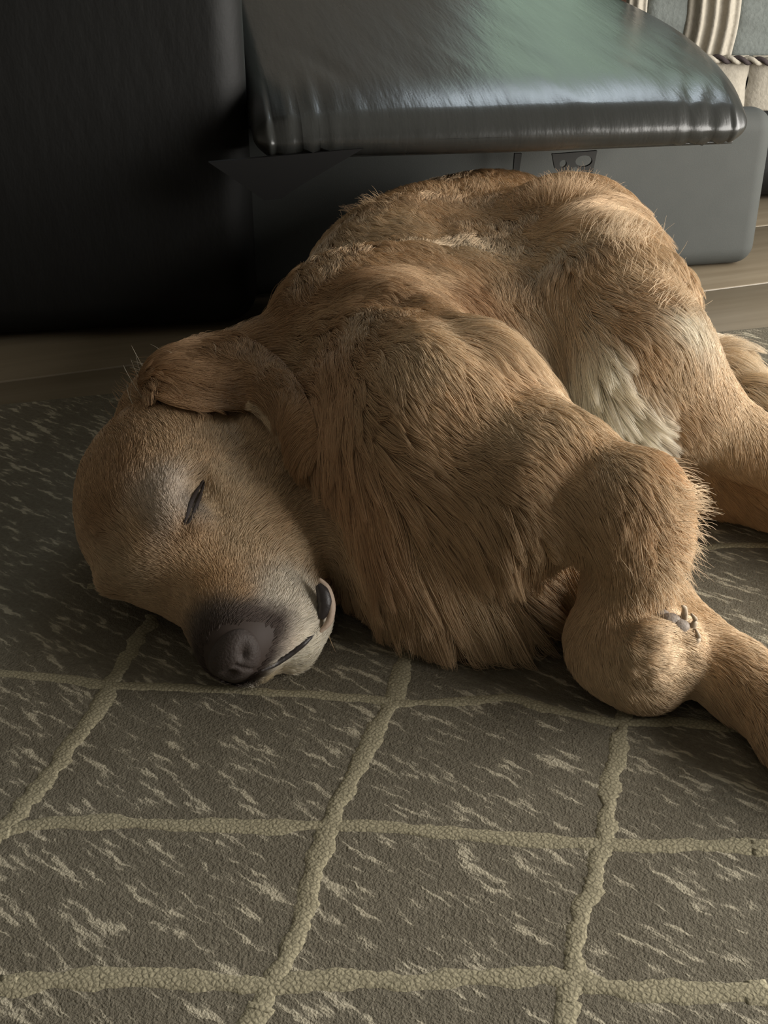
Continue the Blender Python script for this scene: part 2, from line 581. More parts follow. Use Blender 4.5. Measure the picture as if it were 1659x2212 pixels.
def plate(pts2, holes, depth, fr):
    """flat metal plate with holes: pts2 in metres in the plane fr = (origin, xdir, zdir)"""
    bm = bmesh.new()
    def ring(ps):
        vv = [bm.verts.new((p[0], 0, p[1])) for p in ps]
        return [bm.edges.new((vv[i], vv[(i + 1) % len(vv)])) for i in range(len(vv))]
    ed = ring(pts2)
    for (cx, cz, rx, rz) in holes:
        ed += ring([(cx + rx * math.cos(2 * math.pi * k / 18), cz + rz * math.sin(2 * math.pi * k / 18)) for k in range(18)])
    bmesh.ops.triangle_fill(bm, use_beauty=True, edges=ed)
    r = bmesh.ops.extrude_face_region(bm, geom=list(bm.faces))
    for v in [g for g in r['geom'] if isinstance(g, bmesh.types.BMVert)]:
        v.co.y += depth
    o, xd = fr
    for v in bm.verts:
        q = np.array(o) + np.array(xd) * v.co.x + np.array([-xd[1], xd[0], 0]) * v.co.y + np.array([0, 0, v.co.z])
        v.co = Vector(q)
    return bm


xd = np.array([1.0, 0, 0])
o1 = loc(at_y(1240, 352, 1.27))
s = 1 / 2010.0
pl = [(-50 * s, 20 * s), (50 * s, 24 * s), (44 * s, -22 * s), (30 * s, -25 * s), (4 * s, -8 * s), (-24 * s, -26 * s), (-42 * s, -10 * s)]
link('hinge_plate', bm_mesh('hinge_plate', plate(pl, [(-24 * s, -1 * s, 8 * s, 8 * s), (22 * s, 3 * s, 19 * s, 12 * s)], 0.004, (o1, xd))), M['bracket'], rec, smooth=False)
o2 = loc(at_y(1118, 366, 1.29))
link('hinge_strut', bm_mesh('hinge_strut', plate([(-8 * s, 34 * s), (8 * s, 34 * s), (2 * s, -30 * s), (-10 * s, -30 * s)], [], 0.004, (o2, xd))), M['bracket'], rec, smooth=False)
o3 = loc(P(600, 370, 0.185))
pl = [(-125 * s, 20 * s), (160 * s, 36 * s), (40 * s, -28 * s), (5 * s, -50 * s), (-28 * s, -52 * s), (-70 * s, -20 * s)]
link('linkage_cover', bm_mesh('linkage_cover', plate(pl, [], 0.006, (o3, xd))), M['metal'], rec, smooth=False)

# ------------------------------------------------------------------ knitted throw over the right arm
thr = empty('knitted_throw', tuple(at_y(1560, 235, 1.66)))
tag(thr, 'cream and grey striped knitted throw hanging behind the leather cushion at right', 'throw')
TI = np.array(thr.location)


def drape(x0, x1, zt, zb, mat, name, ribs, ribamp, thick=0.012, ph=0.0, yoff=0.0, horiz=False, lean=0.0):
    """hanging knitted panel: x across, z down, ribs as relief"""
    nx, nz = 40, 30
    vs, fs = [], []
    for side in (0, 1):
        for i in range(nx + 1):
            u = i / nx
            for j in range(nz + 1):
                v = j / nz
                zz = zt + (zb - zt) * v
                edge = (1 - (2 * u - 1) ** 6)
                rip = math.cos(2 * math.pi * ribs * (v if horiz else u) + ph)
                yy = -thick * edge * (0.75 + ribamp * rip) if side == 0 else 0.0
                xx = x0 + (x1 - x0) * u + lean * v + 0.0015 * math.sin(9 * v + 5 * ph)
                vs.append((xx, yy + yoff, zz))
    K = (nx + 1) * (nz + 1)
    idx = lambda s_, i, j: s_ * K + i * (nz + 1) + j
    for i in range(nx):
        for j in range(nz):
            fs.append((idx(0, i, j), idx(0, i, j + 1), idx(0, i + 1, j + 1), idx(0, i + 1, j)))
            fs.append((idx(1, i, j), idx(1, i + 1, j), idx(1, i + 1, j + 1), idx(1, i, j + 1)))
    for j in range(nz):
        for i in (0, nx):
            fs.append((idx(0, i, j), idx(1, i, j), idx(1, i, j + 1), idx(0, i, j + 1)))
    for i in range(nx):
        for j in (0, nz):
            fs.append((idx(0, i, j), idx(0, i + 1, j), idx(1, i + 1, j), idx(1, i, j)))
    bm = bmesh.new()
    me = mesh('t', vs, fs)
    bm.from_mesh(me)
    return link(name, bm_mesh(name, bm), mat, thr)


TY = TI[1]


def tx(px, py):
    """point on the hanging plane y = TY, relative to the throw"""
    d_ = ray(px, py)
    q = CAM + d_ * (TY / d_[1])
    return q - TI


zt = 0.22
c125 = tx(1600, 125)[2]
drape(tx(1352, 40)[0], tx(1398, 40)[0], zt, c125 - 0.002, M['cream'], 'cream_stripe', 2, 0.2)
drape(tx(1392, 40)[0], tx(1486, 40)[0], zt, c125 + 0.012, M['greyyarn'], 'grey_stripe', 4, 0.12, 0.010, 0.5, 0.002, True)
drape(tx(1482, 60)[0], tx(1600, 60)[0], zt, c125, M['cream'], 'cream_stripe', 4, 0.3, 0.016, 0.3, lean=-0.006)
drape(tx(1592, 60)[0], tx(1700, 60)[0], zt, c125 + 0.002, M['greyyarn'], 'grey_stripe', 4, 0.12, 0.010, 1.5, 0.002, True, lean=-0.010)
drape(tx(1690, 60)[0], tx(1810, 60)[0], zt, c125, M['cream'], 'cream_stripe', 4, 0.3, 0.016, 1.3)
drape(tx(1400, 180)[0], tx(1612, 180)[0], c125 + 0.004, tx(1600, 236)[2], M['cream'], 'hem_panel', 1, 0.1, 0.014, 0.0, -0.003)
drape(tx(1611, 180)[0], tx(1810, 180)[0], c125 + 0.004, tx(1600, 236)[2], M['cream'], 'hem_panel', 1, 0.1, 0.014, 2.0, -0.003)
# twisted two ply cord along the join
for ph, mat, nm in ((0, M['darkcord'], 'dark_cord'), (math.pi, M['cream'], 'cream_cord')):
    pts = []
    xa, xb = tx(1395, 122)[0], tx(1800, 130)[0]
    for t in np.linspace(0, 1, 140):
        a_ = t * 2 * math.pi * 9 + ph
        pts.append((xa + (xb - xa) * t, -0.020 + 0.0028 * math.cos(a_), c125 + 0.0028 * math.sin(a_) + 0.002 * math.sin(t * 7)))
    v_, f_ = sweep(pts, 0.0032, 8)
    link(nm, mesh(nm, v_, f_), mat, thr)

# folded pink cloth behind the cushion
vs, fs = rounded_box(0.065, 0.05, 0.030, 0.025, 14, 6)
vs[:, 2] += 0.004 * np.sin(vs[:, 0] * 70) * (vs[:, 2] > 0)
pc = at_y(1285, 14, 1.85)
pink = link('folded_cloth', mesh('folded_cloth', vs, fs), M['pink'])
pink.location = (pc[0], pc[1], 0.262)
pink.rotation_euler = (0, 0, CR)
tag(pink, 'folded pink cloth lying just behind the leather footrest cushion', 'cloth')

# ------------------------------------------------------------------ the dog
# body: smooth union of tapered limbs and ellipsoids on a fine grid, meshed as one surface
VX = 0.0036
G0 = np.array([-0.34, 0.40, -0.004]); G1 = np.array([0.50, 1.42, 0.25])
NX, NY, NZ = [int(x) for x in np.ceil((G1 - G0) / VX)]
AX = [(G0[i] + VX * np.arange(k)).astype(np.float32) for i, k in enumerate((NX, NY, NZ))]
SDF = np.full((NX, NY, NZ), 0.06, np.float32)


def apply(fn, lo, hi, k, sub=False):
    lo = np.array(lo) - k - 2 * VX; hi = np.array(hi) + k + 2 * VX
    a = np.maximum(((lo - G0) / VX).astype(int), 0); b = np.minimum(((hi - G0) / VX).astype(int) + 1, (NX, NY, NZ))
    if (b <= a).any():
        return
    X, Y, Z = np.meshgrid(AX[0][a[0]:b[0]], AX[1][a[1]:b[1]], AX[2][a[2]:b[2]], indexing='ij')
    dst = SDF[a[0]:b[0], a[1]:b[1], a[2]:b[2]]
    s = fn(X, Y, Z).astype(np.float32)
    if sub:
        h = np.clip(0.5 - 0.5 * (dst + s) / k, 0, 1)
        dst[...] = dst * (1 - h) + (-s) * h + k * h * (1 - h)
    else:
        h = np.clip(0.5 + 0.5 * (s - dst) / k, 0, 1)
        dst[...] = s * (1 - h) + dst * h - k * h * (1 - h)


def cone(a, b, ra, rb, k=0.02, sub=False):
    a, b = np.array(a, float), np.array(b, float)
    d = b - a; L2 = d @ d
    def fn(X, Y, Z):
        px, py, pz = X - a[0], Y - a[1], Z - a[2]
        t = np.clip((px * d[0] + py * d[1] + pz * d[2]) / L2, 0, 1)
        return np.sqrt((px - t * d[0]) ** 2 + (py - t * d[1]) ** 2 + (pz - t * d[2]) ** 2) - (ra + (rb - ra) * t)
    r = max(ra, rb)
    apply(fn, np.minimum(a, b) - r, np.maximum(a, b) + r, k, sub)


def chain(pts, rad, k=0.02):
    for i in range(len(pts) - 1):
        cone(pts[i], pts[i + 1], rad[i], rad[i + 1], k if i == 0 else min(k, 0.012))


def ell(c, r, R=None, k=0.02, sub=False):
    c, r = np.array(c, float), np.array(r, float)
    R = np.eye(3) if R is None else np.array(R)     # rows: the ellipsoid's own axes
    def fn(X, Y, Z):
        q = [(X - c[0]) * R[i][0] + (Y - c[1]) * R[i][1] + (Z - c[2]) * R[i][2] for i in range(3)]
        k0 = np.sqrt(sum((q[i] / r[i]) ** 2 for i in range(3)))
        k1 = np.sqrt(sum((q[i] / r[i] ** 2) ** 2 for i in range(3))) + 1e-9
        return k0 * (k0 - 1) / k1
    m = np.sqrt(sum((R[i] * r[i]) ** 2 for i in range(3)))
    apply(fn, c - m, c + m, k, sub)


def rotz(a):
    c, s = math.cos(a), math.sin(a)
    return np.array([[c, s, 0], [-s, c, 0], [0, 0, 1]])


# trunk (lying on its right side, spine towards the recliner)
ell((0.055, 0.86, 0.082), (0.125, 0.16, 0.085), rotz(-0.15))
ell((0.070, 1.05, 0.080), (0.120, 0.20, 0.083), rotz(-0.2), 0.05)
ell((0.110, 1.15, 0.078), (0.095, 0.14, 0.078), rotz(-0.2), 0.05)
# neck, throat and forechest
cone((-0.135, 0.755, 0.068), (0.02, 0.84, 0.085), 0.056, 0.080, 0.04)
ell((0.010, 1.03, 0.084), (0.075, 0.15, 0.074), rotz(-0.2), 0.04)
cone(P(640, 1000, 0.07), P(900, 1010, 0.085), 0.055, 0.075, 0.04)
cone(P(800, 1160, 0.035), P(980, 1150, 0.06), 0.040, 0.060, 0.04)
cone(P(980, 1150, 0.05), P(1120, 1080, 0.07), 0.052, 0.058, 0.04)
# shoulder blade ridge, upper arm
cone(P(745, 690, 0.125), P(960, 880, 0.145), 0.045, 0.050, 0.03)
chain([P(955, 935, 0.124), P(1180, 1045, 0.122), P(1362, 1090, 0.124)], [0.047, 0.0395, 0.0275], 0.022)
ell(P(1000, 990, 0.108), (0.06, 0.06, 0.05), rotz(0.2), 0.03)
# forearm and folded paw
chain([P(1372, 1080, 0.130), P(1372, 1150, 0.108), P(1358, 1260, 0.072), P(1335, 1345, 0.050)], [0.0255, 0.0240, 0.0215, 0.0220], 0.012)
ell(P(1335, 1385, 0.040), (0.025, 0.028, 0.026), None, 0.010)
chain([P(1340, 1400, 0.036), P(1395, 1430, 0.032), P(1435, 1415, 0.036)], [0.0265, 0.0255, 0.0215], 0.012)
for a_, b_ in (((1400, 1455, 0.030), (1462, 1432, 0.034)), ((1410, 1425, 0.045), (1474, 1402, 0.044)), ((1400, 1400, 0.056), (1466, 1372, 0.054)), ((1380, 1470, 0.026), (1440, 1466, 0.024))):
    cone(P(*a_), P(*b_), 0.0145, 0.0115, 0.004)
# other foreleg, flat on the rug, runs out past the frame to its paw
chain([P(1180, 1190, 0.045), P(1400, 1310, 0.034), P(1580, 1460, 0.028), P(1740, 1585, 0.027)], [0.036, 0.0225, 0.0190, 0.0185], 0.015)
chain([P(1740, 1585, 0.027), P(1860, 1640, 0.026), P(1930, 1675, 0.024)], [0.0215, 0.026, 0.022], 0.012)
# hind legs
chain([P(1235, 545, 0.125), P(1330, 690, 0.135), P(1400, 790, 0.125)], [0.066, 0.054, 0.040], 0.04)
ell((0.186, 0.97, 0.080), (0.050, 0.12, 0.062), rotz(0.05), 0.04)
chain([P(1395, 790, 0.122), P(1490, 880, 0.098), P(1600, 950, 0.078), P(1740, 1035, 0.062), P(1850, 1085, 0.05)], [0.044, 0.031, 0.0215, 0.0175, 0.016], 0.025)
chain([P(1850, 1085, 0.05), P(1960, 1190, 0.028), P(2010, 1240, 0.024)], [0.017, 0.023, 0.019], 0.012)
chain([P(1300, 900, 0.05), P(1440, 985, 0.045), P(1560, 1040, 0.034), P(1740, 1105, 0.028), P(1860, 1160, 0.025)], [0.050, 0.031, 0.0225, 0.0185, 0.018], 0.03)
chain([P(1860, 1160, 0.025), P(1950, 1230, 0.026), P(2000, 1275, 0.024)], [0.018, 0.023, 0.019], 0.012)
# folds: behind the shoulder blade, inside the elbow
cone(P(1190, 1060, 0.165), P(1240, 1010, 0.178), 0.010, 0.006, 0.02, True)

# head
HO = np.array([-0.133, 0.600, 0.070])
HF = np.array([0.2267, -0.9693, -0.0952]); HL = np.array([0.5670, 0.0519, 0.8221]); HU = np.array([-0.7919, -0.2404, 0.5614])
HR = np.stack([HF, HL, HU])


def hp(f, l, u):
    return HO + (f * HF + l * HL + u * HU) / 100.0


def hell(c, r, k=0.012, sub=False, rot=None):
    R = HR if rot is None else rot @ HR
    ell(hp(*c), np.array(r) / 100.0, R, k, sub)


hell((-5.5, 0, -0.8), (7.6, 6.2, 5.4), 0.03)           # skull
hell((-3.2, 0, -5.6), (6.8, 5.8, 5.2), 0.02)           # cheeks and jaw angle
hell((-1.0, 2.8, -5.6), (4.6, 2.6, 3.6), 0.02)
hell((-0.6, 0.4, -0.6), (2.6, 4.0, 2.4), 0.02)           # brow
hell((0.2, 3.0, 1.1), (2.0, 1.2, 0.9), 0.012)          # left brow ridge
hell((-1.1, -3.7, 0.9), (1.6, 1.5, 1.2), 0.006)         # right brow ridge
cone(hp(1.5, 0, -3.6), hp(6.9, 0.1, -4.3), 0.029, 0.0250, 0.02)       # muzzle
hell((4.0, 1.6, -6.7), (4.0, 2.2, 3.2), 0.010)         # left flew
hell((4.0, -1.3, -5.8), (4.1, 2.0, 2.8), 0.010)
hell((6.5, 0.9, -4.9), (1.8, 1.9, 2.4), 0.008)
hell((2.6, 0.2, -8.6), (4.6, 2.1, 1.2), 0.006)           # lower jaw
hell((5.9, 0.4, -8.1), (1.9, 1.5, 0.9), 0.005)
cone(hp(2.5, 1.5, -9.4), hp(6.4, 0.6, -8.3), 0.0105, 0.0090, 0.004)
hell((7.3, 0, -3.8), (1.4, 1.8, 1.5), 0.006)           # nose mount
hell((1.0, 4.1, -0.2), (1.9, 0.8, 1.4), 0.012, True)   # eye socket hollow
hell((1.0, 2.95, -0.2), (1.5, 1.0, 1.1), 0.008)        # closed eyeball under the lid

# flatten on the rug
Zg = AX[2][None, None, :]
SDF = np.maximum(SDF, (RT + 0.0005) - Zg)


def surface_nets(V):
    s = V < 0
    nx, ny, nz = V.shape
    c = [s[i:nx - 1 + i, j:ny - 1 + j, k:nz - 1 + k] for i in (0, 1) for j in (0, 1) for k in (0, 1)]
    tot = sum(x.astype(np.int8) for x in c)
    I = np.argwhere((tot > 0) & (tot < 8))
    vid = np.full((nx - 1, ny - 1, nz - 1), -1, np.int32)
    vid[tuple(I.T)] = np.arange(len(I))
    acc = np.zeros((len(I), 3)); cnt = np.zeros(len(I))
    cor = [(i, j, k) for i in (0, 1) for j in (0, 1) for k in (0, 1)]
    val = {q: V[I[:, 0] + q[0], I[:, 1] + q[1], I[:, 2] + q[2]] for q in cor}
    for p in cor:
        for ax in range(3):
            if p[ax] == 0:
                q = list(p); q[ax] = 1; q = tuple(q)
                a, b = val[p], val[q]
                m = (a < 0) != (b < 0)
                t = np.where(m, a / np.where(m, a - b, 1), 0)
                pt = np.array(p, float)[None].repeat(len(I), 0); pt[:, ax] += t
                acc[m] += pt[m]; cnt[m] += 1
    verts = (I + acc / cnt[:, None]) * VX + G0
    faces = []
    for ax in range(3):
        u, v = (ax + 1) % 3, (ax + 2) % 3
        sl0 = [slice(None)] * 3; sl1 = [slice(None)] * 3
        sl0[ax] = slice(0, -1); sl1[ax] = slice(1, None)
        E = np.argwhere(s[tuple(sl0)] != s[tuple(sl1)])
        E = E[(E[:, u] > 0) & (E[:, v] > 0) & (E[:, u] < V.shape[u] - 1) & (E[:, v] < V.shape[v] - 1)]
        ins = s[tuple(E.T)]
        def cell(du, dv):
            q = E.copy(); q[:, u] -= du; q[:, v] -= dv
            return vid[tuple(q.T)]
        quad = np.stack([cell(1, 1), cell(0, 1), cell(0, 0), cell(1, 0)], 1)
        quad[~ins] = quad[~ins][:, ::-1]
        faces.append(quad)
    F = np.vstack(faces)
    return verts, F[(F >= 0).all(1)]


dv, df = surface_nets(SDF)
# relax the net a little
for it in range(3):
    acc = np.zeros_like(dv); cnt = np.zeros(len(dv))
    for a_, b_ in ((0, 1), (1, 2), (2, 3), (3, 0)):
        np.add.at(acc, df[:, a_], dv[df[:, b_]]); np.add.at(cnt, df[:, a_], 1)
        np.add.at(acc, df[:, b_], dv[df[:, a_]]); np.add.at(cnt, df[:, b_], 1)
    dv = dv * 0.5 + acc / cnt[:, None] * 0.5
dv[:, 2] = np.maximum(dv[:, 2], RT + 0.0014)


# creases pressed into the surface: (path in the photograph, depth, half width)
_b = BVHTree.FromPolygons([tuple(v) for v in dv.tolist()], [tuple(f) for f in df.tolist()])
CREASES = [([(442, 1040), (424, 1070), (410, 1100), (398, 1140)], 0.0030, 0.0035),
           ([(860, 640), (960, 690), (1040, 760), (1110, 830)], 0.0050, 0.013), ([(1195, 1075), (1215, 1035), (1255, 1000)], 0.0045, 0.009),
           ([(1385, 1400), (1430, 1408), (1480, 1385)], 0.0045, 0.0045), ([(1390, 1450), (1440, 1452), (1490, 1425)], 0.0045, 0.0045), ([(1390, 1495), (1430, 1495), (1470, 1470)], 0.0022, 0.0040),
           ([(690, 1350), (640, 1400), (570, 1445)], 0.0022, 0.0030), ([(700, 660), (760, 640), (860, 650)], 0.004, 0.012), ([(940, 470), (960, 540), (1040, 600)], 0.0035, 0.015)]
for path, dep, wid in CREASES:
    pp, nn = [], []
    for (xa, ya), (xb, yb) in zip(path[:-1], path[1:]):
        for t in np.linspace(0, 1, 12, endpoint=False):
            q = _b.ray_cast(Vector(CAM), Vector(ray(xa + (xb - xa) * t, ya + (yb - ya) * t)))
            if q[0] is not None:
                pp.append(q[0]); nn.append(q[1])
    if not pp:
        continue
    pp, nn = np.array(pp), np.array(nn)
    cen = pp.mean(0); rad_ = np.linalg.norm(pp - cen, axis=1).max() + 4 * wid
    sel = np.where(np.linalg.norm(dv - cen, axis=1) < rad_)[0]
    dd = np.linalg.norm(dv[sel][:, None] - pp[None], axis=2)
    k_ = dd.argmin(1)
    dv[sel] -= nn[k_] * (dep * np.exp(-(dd.min(1) / wid) ** 2))[:, None]


def coat_mat(name, hair=True):
    n = NT(name)
    at = n.n('ShaderNodeAttribute'); at.attribute_name = 'coat'
    n.set(Roughness=0.62, Specular_IOR_Level=0.25)
    n.l(at.outputs['Color'], n.b.inputs['Base Color'])
    return n.m


M['coat'] = coat_mat('golden_coat')
M['skin'] = coat_mat('dog_skin')


def np_mesh(name, v, f):
    me = bpy.data.meshes.new(name)
    me.vertices.add(len(v)); me.vertices.foreach_set('co', v.astype(np.float32).ravel())
    me.loops.add(f.size); me.loops.foreach_set('vertex_index', f.astype(np.int32).ravel())
    me.polygons.add(len(f))
    me.polygons.foreach_set('loop_start', np.arange(0, f.size, f.shape[1], dtype=np.int32))
    me.polygons.foreach_set('loop_total', np.full(len(f), f.shape[1], np.int32))
    me.update(calc_edges=True)
    me.validate()
    return me


body_me = np_mesh('dog', dv, df)
dog = link('dog', body_me, M['skin'])
tag(dog, 'golden retriever asleep on its side on the rug with a greying muzzle', 'dog')
vn = np.zeros((len(body_me.vertices), 3), np.float32)
body_me.vertices.foreach_get('normal', vn.ravel())
bvh = BVHTree.FromPolygons([tuple(v) for v in dv.tolist()], [tuple(f) for f in df.tolist()])


def near(px, py):
    """like hit(), but beside the outline it takes the nearest surface"""
    p_, n_ = hit(px, py)
    if p_ is not None:
        return p_, n_
    best = None
    r_ = ray(px, py)
    for t in np.linspace(0.4, 1.4, 120):
        q = CAM + r_ * t
        f_ = bvh.find_nearest(Vector(q))
        if best is None or f_[3] < best[0]:
            best = (f_[3], q, np.array(f_[1]))
    return best[1], best[2]


def hit(px, py):
    """surface point of the dog seen at that place of the photograph"""
    q = bvh.ray_cast(Vector(CAM), Vector(ray(px, py)))
    return (np.array(q[0]), np.array(q[1])) if q[0] is not None else (None, None)


def np_ico(c, r, R, sub=3, fn=None):
    bm = bmesh.new()
    bmesh.ops.create_icosphere(bm, subdivisions=sub, radius=1.0)
    for v in bm.verts:
        q = np.array(v.co)
        if fn is not None:
            q = fn(q)
        v.co = Vector(np.array(c) + (q * np.array(r)) @ np.array(R))
    return bm


# nose leather: broad pad, two comma nostrils, a groove down the middle
def nose_shape(q):
    f, l, u = q
    q = q.copy()
    for sg in (-1, 1):
        dd = ((l - sg * 0.50) / 0.27) ** 2 + ((u + 0.02 - 0.25 * abs(l)) / 0.24) ** 2
        if f > 0:
            q = q * (1 - 0.30 * math.exp(-dd))
    if f > 0 and u < 0.2:
        q[0] -= 0.14 * math.exp(-(l / 0.09) ** 2)
    q[1] *= 1 + 0.15 * u
    return q


M['nose'] = simple('nose_leather', (0.040, 0.029, 0.024), 0.7, 700, 0.3)
M['lid'] = simple('dark_rim_skin', (0.035, 0.025, 0.022), 0.8, 500, 0.2)
M['lip'] = simple('dark_lip_skin', (0.030, 0.025, 0.024), 0.45, 400, 0.2)
M['pad'] = simple('grey_paw_pad', (0.24, 0.20, 0.165), 0.7, 600, 0.3)
M['claw'] = simple('pale_claw', (0.40, 0.32, 0.23), 0.65, None, 0, 0.2)
link('nose', bm_mesh('nose', np_ico(hp(8.6, 0.15, -3.9), (0.0110, 0.0168, 0.0145), HR, 5, nose_shape)), M['nose'], dog)


def on_body(pts, off=0.0):
    out = []
    for x_, y_ in pts:
        p_, n_ = hit(x_, y_)
        if p_ is not None:
            out.append(p_ + n_ * off)
    return np.array(out)


def ridge(name, pts, rad, mat, off=0.0, nn=28, parent=None):
    c_ = on_body(pts, off)
    if len(c_) < 2:
        print('ridge misses', name); return None
    c_ = spline(c_, nn)
    t_ = np.linspace(0, 1, nn)
    v__, f__ = sweep(c_, rad * (0.25 + 0.75 * np.sin(math.pi * np.clip(t_, 0.02, 0.98)) ** 0.6), 8)
    return link(name, mesh(name, v__, f__), mat, parent or dog)


ridge('eyelid', [(440, 1036), (424, 1060), (410, 1090), (403, 1114), (397, 1134)], 0.0015, M['lid'], 0.0005)
ridge('eyelid', [(443, 1040), (434, 1066), (424, 1094), (413, 1120), (399, 1136)], 0.0013, M['lid'], 0.0002)
ridge('lip', [(694, 1352), (660, 1385), (625, 1412), (590, 1435), (562, 1448)], 0.0020, M['lip'], 0.0004)


def at_depth(pts, like, nearer=0.0):
    """points at the same distance into the scene as the given one"""
    dep = (np.array(like) - CAM) @ FW - nearer
    out = []
    for x_, y_ in pts:
        r_ = ray(x_, y_)
        out.append(CAM + r_ * (dep / (r_ @ FW)))
    return np.array(out)


def band(name, pts, like, rad, mat, nearer):
    c_ = spline(at_depth(pts, like, nearer), 30)
    v__, f__ = sweep(c_, rad * (0.3 + 0.7 * np.sin(math.pi * np.linspace(0.03, 0.97, 30)) ** 0.7), 10)
    return link(name, mesh(name, v__, f__), mat, dog)


MC = near(682, 1305)[0]
band('mouth_corner', [(688, 1262), (699, 1282), (702, 1308), (692, 1336)], MC, 0.0046, M['lip'], 0.003)
M['lippale'] = simple('pale_lip_skin', (0.52, 0.40, 0.31), 0.6, 400, 0.2)
band('lip_rim', [(689, 1250), (707, 1272), (716, 1306), (711, 1342), (690, 1366)], MC, 0.0024, M['lippale'], 0.003)['label'] = 'pale lip rim'

